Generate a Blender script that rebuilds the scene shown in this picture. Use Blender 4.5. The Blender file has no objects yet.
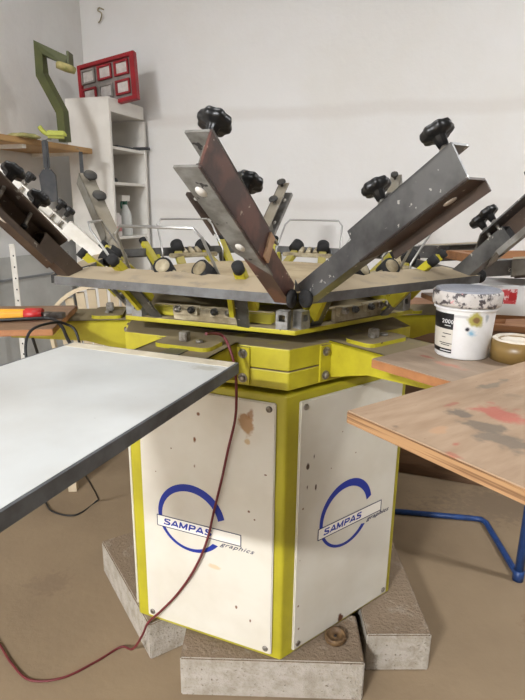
import bpy, bmesh, math, random
from mathutils import Vector, Matrix
random.seed(7)
SC = bpy.context.scene
COL = SC.collection
R = math.radians
PI = math.pi

# ------------------------------------------------------------------ materials
def lin(c):
    return tuple(((v/255)/12.92 if v/255 <= .04045 else ((v/255+.055)/1.055)**2.4) for v in c)

def mat(name, rgb, rough=.6, metal=0.0, rgb2=None, nscale=8.0, contrast=(.4, .65), bump=0.0,
        bscale=60.0, stretch=(1, 1, 1), spots=None, dust=None, rgb3=None, n3=30.0, t3=.66, spec=None, coat=0, bands=None):
    """Principled material. rgb2: soft noise mix. rgb3: sharp-edged flecks. dust: colour lying on upward faces.
    spots: list of (x, y, z, rx, ry, rz, rgb, strength) stains in object coordinates."""
    m = bpy.data.materials.new(name); m.use_nodes = True
    nt = m.node_tree; N = nt.nodes; L = nt.links
    b = N['Principled BSDF']
    b.inputs['Roughness'].default_value = rough
    b.inputs['Metallic'].default_value = metal
    if spec is not None: b.inputs['Specular IOR Level'].default_value = spec
    if coat: b.inputs['Coat Weight'].default_value = coat
    tc = N.new('ShaderNodeTexCoord')
    mp = N.new('ShaderNodeMapping'); mp.inputs['Scale'].default_value = stretch
    L.new(tc.outputs['Object'], mp.inputs['Vector'])
    def rgbn(c):
        n = N.new('ShaderNodeRGB'); n.outputs[0].default_value = (*lin(c), 1); return n.outputs[0]
    def mix(fac, a, c):
        n = N.new('ShaderNodeMix'); n.data_type = 'RGBA'
        if isinstance(fac, float): n.inputs[0].default_value = fac
        else: L.new(fac, n.inputs[0])
        L.new(a, n.inputs[6]); L.new(c, n.inputs[7]); return n.outputs[2]
    def noise(scale, detail=4, vec=None, rgh=.6):
        n = N.new('ShaderNodeTexNoise'); n.inputs['Scale'].default_value = scale
        n.inputs['Detail'].default_value = detail; n.inputs['Roughness'].default_value = rgh
        L.new(vec or mp.outputs[0], n.inputs['Vector']); return n
    def ramp(v, lo, hi):
        n = N.new('ShaderNodeMapRange'); n.inputs[1].default_value = lo; n.inputs[2].default_value = hi
        L.new(v, n.inputs[0]); return n.outputs[0]
    col = rgbn(rgb)
    if rgb2: col = mix(ramp(noise(nscale).outputs['Fac'], *contrast), col, rgbn(rgb2))
    if rgb3: col = mix(ramp(noise(n3, 3).outputs['Fac'], t3, t3+.02), col, rgbn(rgb3))
    for (z0, hw, c) in (bands or []):
        sx = N.new('ShaderNodeSeparateXYZ'); L.new(tc.outputs['Object'], sx.inputs[0])
        wob = N.new('ShaderNodeMath'); wob.operation = 'MULTIPLY_ADD'
        L.new(noise(1.5, 3, tc.outputs['Object']).outputs['Fac'], wob.inputs[0]); wob.inputs[1].default_value = .09; L.new(sx.outputs['Z'], wob.inputs[2])
        df = N.new('ShaderNodeMath'); df.operation = 'SUBTRACT'; L.new(wob.outputs[0], df.inputs[0]); df.inputs[1].default_value = z0+.045
        ab = N.new('ShaderNodeMath'); ab.operation = 'ABSOLUTE'; L.new(df.outputs[0], ab.inputs[0])
        mb = N.new('ShaderNodeMapRange'); mb.inputs[1].default_value = hw*.5; mb.inputs[2].default_value = hw*1.4; mb.inputs[3].default_value = .45; mb.inputs[4].default_value = 0
        L.new(ab.outputs[0], mb.inputs[0]); col = mix(mb.outputs[0], col, rgbn(c))
    if spots:
        dn = noise(28, 3, tc.outputs['Object'])
        for (x, y, z, rx, ry, rz, c, st) in spots:
            sb = N.new('ShaderNodeVectorMath'); sb.operation = 'SUBTRACT'
            L.new(tc.outputs['Object'], sb.inputs[0]); sb.inputs[1].default_value = (x, y, z)
            dv = N.new('ShaderNodeVectorMath'); dv.operation = 'DIVIDE'
            L.new(sb.outputs[0], dv.inputs[0]); dv.inputs[1].default_value = (rx, ry, rz)
            ln = N.new('ShaderNodeVectorMath'); ln.operation = 'LENGTH'; L.new(dv.outputs[0], ln.inputs[0])
            ad = N.new('ShaderNodeMath'); ad.operation = 'MULTIPLY_ADD'
            L.new(dn.outputs['Fac'], ad.inputs[0]); ad.inputs[1].default_value = 2.4; L.new(ln.outputs['Value'], ad.inputs[2])
            mr = N.new('ShaderNodeMapRange'); mr.inputs[1].default_value = 1.7; mr.inputs[2].default_value = 2.15
            mr.inputs[3].default_value = st; mr.inputs[4].default_value = 0
            L.new(ad.outputs[0], mr.inputs[0])
            col = mix(mr.outputs[0], col, rgbn(c))
    if dust:
        g = N.new('ShaderNodeNewGeometry'); sp = N.new('ShaderNodeSeparateXYZ'); L.new(g.outputs['Normal'], sp.inputs[0])
        up = ramp(sp.outputs['Z'], .6, .95)
        nn = ramp(noise(14, 4, tc.outputs['Object']).outputs['Fac'], .12, .42)
        ml = N.new('ShaderNodeMath'); ml.operation = 'MULTIPLY'; L.new(up, ml.inputs[0]); L.new(nn, ml.inputs[1])
        col = mix(ml.outputs[0], col, rgbn(dust))
        rr = N.new('ShaderNodeMapRange'); L.new(ml.outputs[0], rr.inputs[0])
        rr.inputs[3].default_value = rough; rr.inputs[4].default_value = .9; L.new(rr.outputs[0], b.inputs['Roughness'])
        if metal:
            r2 = N.new('ShaderNodeMapRange'); L.new(ml.outputs[0], r2.inputs[0])
            r2.inputs[3].default_value = metal; r2.inputs[4].default_value = 0; L.new(r2.outputs[0], b.inputs['Metallic'])
    L.new(col, b.inputs['Base Color'])
    if bump:
        bn = noise(bscale, 5); bp = N.new('ShaderNodeBump'); bp.inputs['Strength'].default_value = bump
        bp.inputs['Distance'].default_value = .01
        L.new(bn.outputs['Fac'], bp.inputs['Height']); L.new(bp.outputs[0], b.inputs['Normal'])
    return m

def emis(name, rgb, s):
    m = bpy.data.materials.new(name); m.use_nodes = True
    b = m.node_tree.nodes['Principled BSDF']
    b.inputs['Base Color'].default_value = (*lin(rgb), 1)
    b.inputs['Emission Color'].default_value = (*lin(rgb), 1); b.inputs['Emission Strength'].default_value = s
    return m

DUST = (150, 134, 112)
M = {}
M['wall'] = mat('wall_plaster', (228, 226, 223), .85, rgb2=(223, 220, 214), nscale=1.6, contrast=(.4, .7), bump=.25, bscale=18, rgb3=(176, 166, 152), n3=9, t3=.765,
                bands=[(1.93, .035, (210, 204, 197)), (1.42, .03, (214, 209, 203))])
M['wall_left'] = mat('left_wall_plaster', (230, 229, 226), .85, rgb2=(219, 216, 211), nscale=1.3, bump=.3, bscale=14, rgb3=(172, 164, 152), n3=11, t3=.76)
M['ceiling'] = mat('ceiling_dark_low_bounce', (104, 100, 95), .9)  # dark colour chosen to cut bounced light off the unseen ceiling
M['wall_dim'] = mat('wall_dark_low_bounce', (92, 86, 79), .9, rgb2=(80, 74, 68), nscale=2)  # unseen walls coloured dark so less light bounces back
M['floor'] = mat('concrete_floor', (150, 130, 103), .8, rgb2=(132, 113, 89), nscale=1.6, contrast=(.35, .7), bump=.15, bscale=40, rgb3=(186, 166, 140), n3=16, t3=.74,
                 spots=[(-.80, 1.75, 0, .10, .08, .5, (120, 100, 80), .5), (1.25, 2.35, 0, .5, .2, .5, (112, 96, 80), .5), (1.0, 1.5, 0, .1, .13, .5, (120, 92, 66), .5)])
M['yellow'] = mat('yellow_green_paint', (188, 178, 40), .45, rgb2=(170, 158, 36), nscale=10, rgb3=(92, 78, 40), n3=38, t3=.72, dust=(140, 126, 96))
M['yellow_plain'] = mat('yellow_green_post_paint', (182, 172, 42), .4, rgb2=(168, 158, 40), nscale=7, rgb3=(96, 80, 42), n3=30, t3=.76)
M['galv'] = mat('galvanised_steel', (166, 166, 164), .5, .55, rgb2=(128, 126, 122), nscale=30, rgb3=(190, 186, 176), n3=50, t3=.68)
M['steel'] = mat('grey_steel', (122, 122, 121), .38, .65, rgb2=(90, 90, 90), nscale=12, rgb3=(205, 203, 196), n3=42, t3=.655)
M['steel_dark'] = mat('stained_grey_steel', (150, 148, 142), .5, .35, rgb2=(112, 108, 101), nscale=16, contrast=(.42,.6), rgb3=(52, 48, 46), n3=26, t3=.64)
M['beam'] = mat('dusty_steel_beam', (112, 112, 112), .5, .5, rgb2=(92, 90, 88), nscale=20, dust=(164, 148, 122), rgb3=(190, 180, 158), n3=45, t3=.72)
M['brown'] = mat('brown_painted_steel', (108, 72, 62), .4, .1, rgb2=(78, 56, 50), nscale=12, contrast=(.45,.55), rgb3=(176, 158, 140), n3=34, t3=.66)
M['brown_dark'] = mat('dark_brown_stained_steel', (88, 72, 60), .5, .2, rgb2=(66, 54, 46), nscale=8, rgb3=(140, 132, 120), n3=36, t3=.66)
M['grey_paint'] = mat('grey_painted_steel', (136, 134, 126), .55, .2, rgb2=(112, 106, 94), nscale=12, rgb3=(176, 168, 150), n3=30, t3=.7, dust=(160, 146, 122))
M['white_steel'] = mat('white_painted_steel', (226, 222, 214), .5, 0, rgb2=(206, 200, 188), nscale=10)
M['black'] = mat('black_plastic', (20, 20, 21), .38, rgb2=(34, 33, 32), nscale=30)
M['rubber'] = mat('black_rubber', (26, 25, 25), .8)
M['mush'] = mat('dusty_black_plastic', (52, 50, 47), .6, dust=(92, 88, 80))
M['chrome'] = mat('chromed_wire', (168, 166, 162), .35, .8)
M['bolt'] = mat('bolt_steel', (160, 156, 148), .4, .6, rgb2=(110, 100, 88), nscale=60)
M['beige'] = mat('grimy_beige_metal', (176, 164, 136), .6, .1, rgb2=(126, 112, 84), nscale=24)
M['red'] = mat('red_plastic', (176, 36, 40), .4)
M['dust_board'] = mat('dusty_hub_board', (180, 162, 130), .85, rgb2=(154, 136, 106), nscale=7, rgb3=(214, 200, 174), n3=20, t3=.7, bump=.3)
M['drumtop'] = mat('dusty_drum_top', (140, 126, 104), .9, rgb2=(112, 100, 80), nscale=12)
SP = lambda u, z, r, c=(112, 70, 34), s=.95, rz=None: (u, 0, z, r, 1, rz or r, c, s)
M['panelL'] = mat('white_enamel_panel', (220, 215, 202), .35, rgb2=(211, 204, 188), nscale=4, rgb3=(120, 84, 50), n3=70, t3=.79,
                  spots=[SP(.372, .855, .026, (170, 128, 80), .9, .036), SP(.385, .885, .014, (150, 104, 60), .8, .016), SP(.377, .805, .010, (196, 170, 130)), SP(.22, .784, .006, (110, 64, 20), 1, .01), SP(.218, .702, .005, rz=.009), SP(.145, .743, .004), SP(.233, .86, .006),
                         SP(.277, .396, .028, (222, 190, 150), .8, .008), SP(.383, .601, .004), SP(.40, .58, .004), SP(.345, .28, .004, rz=.008), SP(.39, .25, .004, rz=.008), SP(.09, .66, .003), SP(.43, .72, .005, rz=.003)])
M['panelR'] = mat('white_enamel_panel_greyer', (212, 208, 196), .38, rgb2=(203, 197, 182), nscale=4, rgb3=(110, 80, 52), n3=60, t3=.79,  # base slightly greyer than the other panel enamel
                  spots=[SP(.094, .756, .005, (60, 40, 26), 1, .012), SP(.073, .733, .006, (60, 40, 26), 1, .01), SP(.073, .668, .005, (70, 48, 30), 1, .012), SP(.105, .66, .004, (70, 48, 30), 1, .012),
                         SP(.162, .70, .004), SP(.06, .61, .005), SP(.055, .45, .004), SP(.055, .3, .004), SP(.20, .8, .003), SP(.26, .72, .003), SP(.235, .167, .012, (96, 54, 30), 1, .018), SP(.06, .22, .006)])
M['blue_ink'] = mat('blue_logo_ink', (24, 48, 146), .45)
M['navy_ink'] = mat('dark_navy_logo_ink', (22, 28, 74), .5)
M['white_ink'] = mat('white_banner_ink', (236, 232, 222), .4)
M['block'] = mat('aerated_concrete', (186, 178, 166), .95, rgb2=(164, 154, 138), nscale=22, bump=.8, bscale=90, rgb3=(118, 108, 94), n3=90, t3=.64, dust=(134, 116, 96))
M['white_laminate'] = mat('white_laminate', (214, 216, 214), .28, rgb2=(204, 204, 200), nscale=4, rgb3=(120, 118, 110), n3=46, t3=.75,
                          spots=[(.06, .165, 0, .018, .045, .3, (168, 164, 148), .6), (.05, .30, 0, .05, .012, .3, (188, 186, 178), .7), (-.12, .42, 0, .02, .03, .3, (190, 188, 180), .6)])
M['cream_strip'] = mat('cream_tape_strip', (214, 204, 182), .6, rgb2=(196, 184, 160), nscale=18)
M['edge_grey'] = mat('dark_grey_platen_edge', (104, 106, 108), .45, .3, rgb2=(84, 85, 86), nscale=22, rgb3=(150, 150, 146), n3=50, t3=.72)
def wood(name, a, b, spots=None, st=(1.4, 16, 16), r3=None):
    return mat(name, a, .6, rgb2=b, nscale=2.6, contrast=(.35, .7), stretch=st, bump=.12, bscale=12, spots=spots, rgb3=r3, n3=10, t3=.7)
M['ply_near'] = wood('plywood_sheet', (178, 152, 126), (158, 131, 105), r3=(142, 112, 90), st=(3, 15, 15),
    spots=[(.128, -.105, 0, .018, .03, .3, (112, 100, 88), .9), (.115, -.145, 0, .026, .036, .3, (118, 106, 92), .85), (.095, -.195, 0, .03, .05, .3, (122, 110, 96), .85), (.185, -.135, 0, .034, .05, .3, (182, 92, 80), .75), (.18, -.185, 0, .02, .04, .3, (190, 110, 94), .6),
           (.150, -.069, 0, .022, .006, .3, (160, 96, 78), .7), (.014, -.08, 0, .007, .007, .3, (130, 110, 92), .8), (.033, -.162, 0, .01, .006, .3, (176, 96, 76), .7), (.004, -.18, 0, .006, .014, .3, (176, 96, 76), .6), (.30, -.05, 0, .05, .012, .3, (120, 112, 98), .7), (.27, -.1, 0, .02, .02, .3, (150, 130, 108), .7), (.055, -.12, 0, .02, .012, .3, (190, 150, 116), .7)])
M['ply_edge'] = mat('plywood_edge', (168, 130, 90), .65, rgb2=(120, 86, 56), nscale=3, stretch=(1, 1, 60), contrast=(.45, .55))
M['ply_platen'] = wood('dusty_platen_board', (158, 138, 118), (136, 118, 100), r3=(128, 84, 70), st=(3, 12, 12),
    spots=[(.06, -.1, 0, .03, .012, .3, (150, 84, 66), .8), (.10, -.02, 0, .05, .012, .3, (146, 88, 70), .7), (.13, -.12, 0, .04, .016, .3, (176, 112, 92), .7), (.07, .05, 0, .02, .03, .3, (134, 96, 78), .6)])
M['ply_platen_edge'] = mat('orange_platen_edge', (172, 118, 74), .55, rgb2=(146, 96, 60), nscale=14, rgb3=(220, 200, 164), n3=22, t3=.66)
M['ply_left'] = wood('brown_platen_board', (142, 112, 86), (118, 92, 70), st=(3, 14, 14), r3=(98, 74, 56))
M['wood_shelf'] = wood('pine_shelf', (186, 148, 96), (160, 120, 72), st=(2, 2, 18))
M['wood_dark'] = wood('brown_wood_cabinet', (122, 92, 66), (98, 74, 54), st=(2, 18, 18))
M['wood_mid'] = wood('orange_brown_wood', (160, 112, 74), (132, 92, 60), st=(2, 14, 14))
M['laminate'] = mat('white_melamine', (226, 222, 214), .5, rgb2=(214, 209, 200), nscale=5, rgb3=(170, 160, 146), n3=40, t3=.76)
M['bucket'] = mat('white_bucket_plastic', (232, 232, 232), .3, rgb2=(222, 222, 220), nscale=20,
    spots=[(.014, -.058, .088, .018, .03, .016, (166, 158, 70), .95), (.014, -.058, .088, .008, .03, .007, (120, 84, 60), .9), (.008, -.058, .058, .014, .03, .012, (120, 176, 204), .9), (-.002, -.058, .068, .007, .03, .007, (20, 24, 40), 1),
           (.036, -.04, .09, .006, .03, .012, (150, 160, 168), .8), (-.02, -.058, .094, .02, .03, .003, (190, 190, 190), .8)])
M['lid'] = mat('paint_caked_lid', (146, 148, 156), .55, rgb2=(148, 150, 158), nscale=30, bump=.5, bscale=80, spots=None)
M['lid_rim'] = mat('paint_spattered_rim', (196, 190, 184), .5, rgb2=(74, 68, 70), nscale=44, contrast=(.5, .56), rgb3=(206, 150, 150), n3=60, t3=.68, bump=.5)
M['label_black'] = mat('black_label', (24, 24, 27), .4)
M['label_cream'] = mat('cream_label', (206, 200, 188), .5)
M['ink_white'] = mat('white_print', (225, 225, 225), .5)
M['ink_dark'] = mat('dark_print', (50, 48, 46), .6)
M['wood_pale'] = mat('pale_wood', (196, 160, 126), .7, rgb2=(176, 138, 106), nscale=30)
M['tape'] = mat('brown_packing_tape', (134, 108, 62), .35, rgb2=(120, 94, 50), nscale=8)
M['paper_white'] = mat('white_paper', (228, 220, 206), .8, rgb2=(206, 192, 168), nscale=30, bump=.6)
M['carton'] = mat('white_carton', (226, 226, 226), .5)
M['red_ink'] = mat('red_stamp_ink', (196, 70, 74), .6, rgb2=(232, 200, 200), nscale=60, contrast=(.5, .56))
M['blue_steel'] = mat('blue_painted_tube', (38, 72, 130), .4, rgb2=(30, 56, 104), nscale=12)
M['cable_red'] = mat('dark_red_cable', (104, 34, 38), .5)
M['cable_black'] = mat('black_cable', (28, 27, 27), .5)
M['green'] = mat('olive_green_paint', (80, 84, 42), .5, rgb2=(66, 70, 34), nscale=10)
M['foam'] = mat('yellowed_foam_pad', (176, 164, 110), .9, rgb2=(140, 140, 84), nscale=30, bump=.6)
M['lime'] = mat('lime_yellow_plastic', (172, 176, 70), .5)
M['red_frame'] = mat('red_lacquer_frame', (156, 30, 38), .35, rgb2=(136, 24, 32), nscale=8)
M['picture_grey'] = mat('grey_print', (124, 118, 112), .6, rgb2=(150, 140, 134), nscale=14)
M['picture_pale'] = mat('pale_print', (206, 200, 194), .6, rgb2=(186, 176, 170), nscale=30)
M['chair_cream'] = mat('cream_plastic', (206, 190, 162), .5, rgb2=(192, 174, 144), nscale=8)
M['grey_board'] = mat('pale_grey_board', (176, 176, 172), .6, rgb2=(162, 162, 158), nscale=5)
M['grey_board_dark'] = mat('grey_board_dark', (120, 122, 124), .6)
M['bottle'] = mat('translucent_white_plastic', (206, 208, 204), .35)
M['trigger'] = mat('green_trigger_plastic', (40, 92, 74), .4)
M['can'] = mat('white_can', (220, 212, 208), .4)
M['pink'] = mat('pink_label', (200, 128, 132), .5)
M['plier_red'] = mat('red_insulation', (182, 40, 38), .4)
M['plier_yellow'] = mat('orange_yellow_grip', (226, 162, 50), .4)
M['plier_steel'] = mat('worn_plier_steel', (110, 104, 98), .4, .6, rgb2=(70, 62, 56), nscale=40)
M['brush_dark'] = mat('slate_grey_plastic', (58, 60, 64), .5, rgb2=(74, 74, 74), nscale=20)
M['chain'] = mat('fine_mesh', (186, 184, 176), .7)
M['lamp'] = emis('fluorescent_tube_light', (255, 250, 240), 6)
M['daylight'] = emis('daylight_window_glass', (240, 246, 255), 5)

# ------------------------------------------------------------------ mesh builder
def frame_mat(p, x=None, z=None, y=None):
    """4x4 with given axes (two of them), orthonormalised."""
    if x is not None:
        X = Vector(x).normalized(); Z = Vector(z); Z = (Z-X*Z.dot(X)).normalized(); Y = Z.cross(X)
    return Matrix(((X[0], Y[0], Z[0], p[0]), (X[1], Y[1], Z[1], p[1]), (X[2], Y[2], Z[2], p[2]), (0, 0, 0, 1)))

def rotz(p, deg):
    return Matrix.Translation(Vector(p)) @ Matrix.Rotation(R(deg), 4, 'Z')

class MB:
    def __init__(s, T=None): s.bm = bmesh.new(); s.T = T or Matrix.Identity(4)
    def _v(s, p, T=None): return s.bm.verts.new(s.T @ ((T @ Vector(p)) if T else Vector(p)))
    def _f(s, vs, smooth=False):
        try: f = s.bm.faces.new(vs); f.smooth = smooth; return f
        except ValueError: return None
    def box(s, c, d, T=None, bev=0):
        h = [v/2 for v in d]
        if bev > 0: return s.cbox(c, d, bev, T)
        vs = [s._v((c[0]+i*h[0], c[1]+j*h[1], c[2]+k*h[2]), T) for i in (-1, 1) for j in (-1, 1) for k in (-1, 1)]
        for q in ((0, 1, 3, 2), (4, 6, 7, 5), (0, 4, 5, 1), (2, 3, 7, 6), (0, 2, 6, 4), (1, 5, 7, 3)): s._f([vs[i] for i in q])
        return s
    def cbox(s, c, d, b, T=None):
        """box with bevelled edges"""
        t = bmesh.new(); bmesh.ops.create_cube(t, size=1)
        for v in t.verts: v.co = Vector((v.co[0]*d[0]+c[0], v.co[1]*d[1]+c[1], v.co[2]*d[2]+c[2]))
        bmesh.ops.bevel(t, geom=t.edges[:], offset=min(b, min(d)*.45), segments=2, affect='EDGES')
        mp = {v: s._v(v.co, T) for v in t.verts}
        for f in t.faces: s._f([mp[v] for v in f.verts])
        t.free(); return s
    def prism(s, pts, z0, z1, T=None, smooth=False):
        """polygon (x,y) extruded in z"""
        a = [s._v((x, y, z0), T) for x, y in pts]; b = [s._v((x, y, z1), T) for x, y in pts]
        n = len(pts); s._f(a[::-1]); s._f(b)
        for i in range(n): s._f([a[i], a[(i+1) % n], b[(i+1) % n], b[i]], smooth)
        return s
    def prof(s, pts, x0, x1, T=None):
        """polygon in (y,z) extruded along x"""
        a = [s._v((x0, y, z), T) for y, z in pts]; b = [s._v((x1, y, z), T) for y, z in pts]
        n = len(pts); s._f(a[::-1]); s._f(b)
        for i in range(n): s._f([a[i], a[(i+1) % n], b[(i+1) % n], b[i]])
        return s
    def lathe(s, prof, T=None, seg=24, lobes=0, amp=0, smooth=True):
        """profile [(r,z)] around z, closed at r=0 ends"""
        rings = []
        for r, z in prof:
            if r < 1e-6: rings.append([s._v((0, 0, z), T)]); continue
            rings.append([s._v((r*(1+amp*math.cos(lobes*2*PI*i/seg))*math.cos(2*PI*i/seg), r*(1+amp*math.cos(lobes*2*PI*i/seg))*math.sin(2*PI*i/seg), z), T) for i in range(seg)])
        for a, b in zip(rings, rings[1:]):
            for i in range(seg):
                j = (i+1) % seg
                if len(a) == 1 and len(b) > 1: s._f([a[0], b[i], b[j]][::-1], smooth)
                elif len(b) == 1 and len(a) > 1: s._f([a[i], a[j], b[0]], smooth)
                elif len(a) > 1: s._f([a[i], a[j], b[j], b[i]], smooth)
        return s
    def cyl(s, p, q, r, seg=16, r2=None, T=None):
        p = Vector(p); q = Vector(q); d = q-p; L = d.length
        up = Vector((0, 0, 1)) if abs(d.normalized().z) < .95 else Vector((1, 0, 0))
        F = frame_mat(p, d, up)      # x along
        F = F @ Matrix(((0, 0, 1, 0), (1, 0, 0, 0), (0, 1, 0, 0), (0, 0, 0, 1)))
        if T: F = T @ F
        r2 = r if r2 is None else r2
        return s.lathe([(0, 0), (r, 0), (r, 0), (r2, L), (r2, L), (0, L)], F, seg)
    def tube(s, pts, r, seg=8, T=None, smooth_path=False, cap=True, sub=8):
        P = [Vector(p) for p in pts]
        if smooth_path: P = catmull(P, sub)
        n = len(P); rings = []; up = Vector((0, 0, 1))
        prev = None
        for i in range(n):
            t = (P[min(i+1, n-1)]-P[max(i-1, 0)]).normalized()
            if prev is None:
                a = up if abs(t.z) < .9 else Vector((1, 0, 0))
                u = (a-t*a.dot(t)).normalized()
            else: u = (prev-t*prev.dot(t)).normalized()
            prev = u; w = t.cross(u)
            rings.append([s._v(P[i]+(u*math.cos(2*PI*k/seg)+w*math.sin(2*PI*k/seg))*r, T) for k in range(seg)])
        for a, b in zip(rings, rings[1:]):
            for k in range(seg): s._f([a[k], a[(k+1) % seg], b[(k+1) % seg], b[k]], True)
        if cap: s._f(rings[0][::-1]); s._f(rings[-1])
        return s
    def build(s, name, m, parent=None, bevel=0, loc=None):
        bm = s.bm; bmesh.ops.remove_doubles(bm, verts=bm.verts, dist=1e-6)
        bmesh.ops.recalc_face_normals(bm, faces=bm.faces)
        if loc is not None:
            for v in bm.verts: v.co -= Vector(loc)
        me = bpy.data.meshes.new(name); bm.to_mesh(me); bm.free()
        for mm in (m if isinstance(m, (list, tuple)) else [m]): me.materials.append(M[mm] if isinstance(mm, str) else mm)
        o = bpy.data.objects.new(name, me); COL.objects.link(o)
        if parent: o.parent = parent
        if loc is not None: o.location = loc
        if bevel:
            b = o.modifiers.new('bevel', 'BEVEL'); b.width = bevel; b.segments = 2; b.limit_method = 'ANGLE'; b.angle_limit = R(40)
        return o

def catmull(P, sub=8):
    out = []; n = len(P)
    for i in range(n-1):
        p0 = P[max(i-1, 0)]; p1 = P[i]; p2 = P[i+1]; p3 = P[min(i+2, n-1)]
        for k in range(sub):
            t = k/sub
            out.append(.5*((2*p1)+(p2-p0)*t+(2*p0-5*p1+4*p2-p3)*t*t+(3*p1-p0-3*p2+p3)*t**3))
    out.append(P[-1]); return out

def tag(o, label, cat, group=None, kind=None):
    o['label'] = label; o['category'] = cat
    if group: o['group'] = group
    if kind: o['kind'] = kind
    return o
def thing(name, label, cat, loc=(0, 0, 0), rz=0, group=None):
    o = bpy.data.objects.new(name, None); COL.objects.link(o); o.empty_display_size = .05
    o.location = loc; o.rotation_euler = (0, 0, R(rz)); return tag(o, label, cat, group)
def struct(name, mb, m, label=None, cat=None, **k):
    o = mb.build(name, m, **k); o['kind'] = 'structure'; o['label'] = label or name; o['category'] = cat or name.split('_')[0]; return o

def text_mesh(name, s, size, T, m, parent, shear=0, offset=0, extrude=.0006, width=None, sp=1.0):
    """lettering laid in the local XY plane of T, facing its +Z"""
    cu = bpy.data.curves.new(name, 'FONT'); cu.body = s; cu.size = size; cu.shear = shear; cu.space_character = sp; cu.offset = offset; cu.extrude = extrude
    t = bpy.data.objects.new(name+'_src', cu); COL.objects.link(t)
    bpy.context.view_layer.update()
    dg = bpy.context.evaluated_depsgraph_get()
    me = bpy.data.meshes.new_from_object(t.evaluated_get(dg))
    bpy.data.objects.remove(t)
    xs = [v.co.x for v in me.vertices]; x0, x1 = min(xs), max(xs)
    k = (width/(x1-x0)) if width else 1
    for v in me.vertices: v.co = T @ Vector(((v.co.x-x0)*k, v.co.y, v.co.z))
    me.materials.clear(); me.materials.append(M[m])
    o = bpy.data.objects.new(name, me); COL.objects.link(o); o.parent = parent; return o

STROKES = {
    'S': [[(.74, .80), (.62, .92), (.40, .94), (.20, .90), (.14, .74), (.22, .58), (.46, .50), (.66, .42), (.74, .28), (.66, .12), (.42, .06), (.20, .08), (.08, .22)]],
    'A': [[(.0, 0), (.40, 1)], [(.40, 1), (.80, 0)], [(.17, .27), (.63, .27)]],
    'M': [[(.09, 0), (.09, 1)], [(.09, .98), (.48, .12)], [(.48, .12), (.87, .98)], [(.87, 0), (.87, 1)]],
    'P': [[(.11, 0), (.11, 1)], [(.11, .91), (.48, .91), (.68, .84), (.72, .68), (.68, .52), (.48, .45), (.11, .45)]]}
WIDTHS = {'S': .84, 'A': .80, 'M': .98, 'P': .80}
def stroke_text(name, s, h, width, T, m, parent, shear=.2, sw=.2):
    tot = sum(WIDTHS[c] for c in s)+.14*(len(s)-1); k = width/tot
    g = MB(T); x = 0; lay = 0
    for c in s:
        for pts in STROKES[c]:
            P = [Vector((a, b, 0)) for a, b in pts]
            if len(P) > 2: P = catmull(P, 4)
            L, Rr = [], []
            for i in range(len(P)):
                a = P[max(i-1, 0)]; b = P[min(i+1, len(P)-1)]
                t = Vector(((b.x-a.x)*k, (b.y-a.y)*h, 0)).normalized(); nn = Vector((-t.y, t.x, 0))*sw*h/2
                q = Vector(((x+P[i].x)*k, P[i].y*h, 0))
                for lst, sg in ((L, 1), (Rr, -1)):
                    v = q+nn*sg; v.y = min(max(v.y, 0), h); lst.append(g._v((v.x+shear*v.y, v.y, lay*.00003)))
            lay += 1
            for i in range(len(P)-1): g._f([L[i], Rr[i], Rr[i+1], L[i+1]])
        x += WIDTHS[c]+.14
    return g.build(name, m, parent)

# ------------------------------------------------------------------ camera
cam = bpy.data.cameras.new('camera'); co = bpy.data.objects.new('camera', cam); COL.objects.link(co)
cam.sensor_fit = 'VERTICAL'; cam.sensor_height = 24; cam.lens = 536.9/700*24; cam.clip_start = .02
co.matrix_world = Matrix.Translation((0, 0, 1.4)) @ Matrix.Rotation(PI/2-.2605, 4, 'X') @ Matrix.Rotation(.013, 4, 'Z')
SC.camera = co

# ------------------------------------------------------------------ room (its own axes: a = into the back wall, b = along it)
P0 = Vector((-.892, 3.3, 0)); RZ = -20
E1 = Vector((math.cos(R(RZ)), math.sin(R(RZ)), 0)); E2 = Vector((-math.sin(R(RZ)), math.cos(R(RZ)), 0))
def rm(b, a, z=0): return P0+E1*b+E2*a+Vector((0, 0, z))
TR = rotz(P0, RZ)      # local x = b, y = a
BL, BR, AB, AF, HC = -.47, 4.6, .42, -7.4, 3.3
struct('floor', MB(TR).box(((BL+BR)/2, (AB+AF)/2, -.05), (BR-BL+.4, AB-AF+.4, .1)), 'floor', 'stained grey brown concrete floor', 'floor')
struct('ceiling', MB(TR).box(((BL+BR)/2, (AB+AF)/2, HC+.05), (BR-BL+.4, AB-AF+.4, .1)), 'ceiling', 'ceiling coloured dark to cut bounced light, out of view', 'ceiling')
struct('wall_back', MB(TR).box(((BL+BR)/2, AB+.1, HC/2), (BR-BL+.4, .2, HC)), 'wall', 'off white plastered back wall', 'wall')
struct('wall_left', MB(TR).box((BL-.1, (AB+AF)/2, HC/2), (.2, AB-AF+.0, HC)), 'wall_left', 'off white plastered left wall', 'wall')
struct('wall_right', MB(TR).box((BR+.1, (AB+AF)/2, HC/2), (.2, AB-AF+.0, HC)), 'wall_dim', 'right wall darkened to cut bounced light, out of view', 'wall')
w = MB(TR)                                     # wall behind the camera, with a window opening
wx0, wx1, wz0, wz1 = .6, 3.2, 1.35, 2.75
w.box(((BL+wx0)/2, AF-.1, HC/2), (wx0-BL, .2, HC)); w.box(((BR+wx1)/2, AF-.1, HC/2), (BR-wx1, .2, HC))
w.box(((wx0+wx1)/2, AF-.1, wz0/2), (wx1-wx0, .2, wz0)); w.box(((wx0+wx1)/2, AF-.1, (HC+wz1)/2), (wx1-wx0, .2, HC-wz1))
struct('wall_front', w, 'wall_dim', 'wall darkened to cut bounced light, with the window, behind the viewer', 'wall')
win = thing('window_1', 'wide daylight window behind the viewer', 'window', rm((wx0+wx1)/2, AF, (wz0+wz1)/2), RZ); win['kind'] = 'structure'
f = MB()
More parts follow.
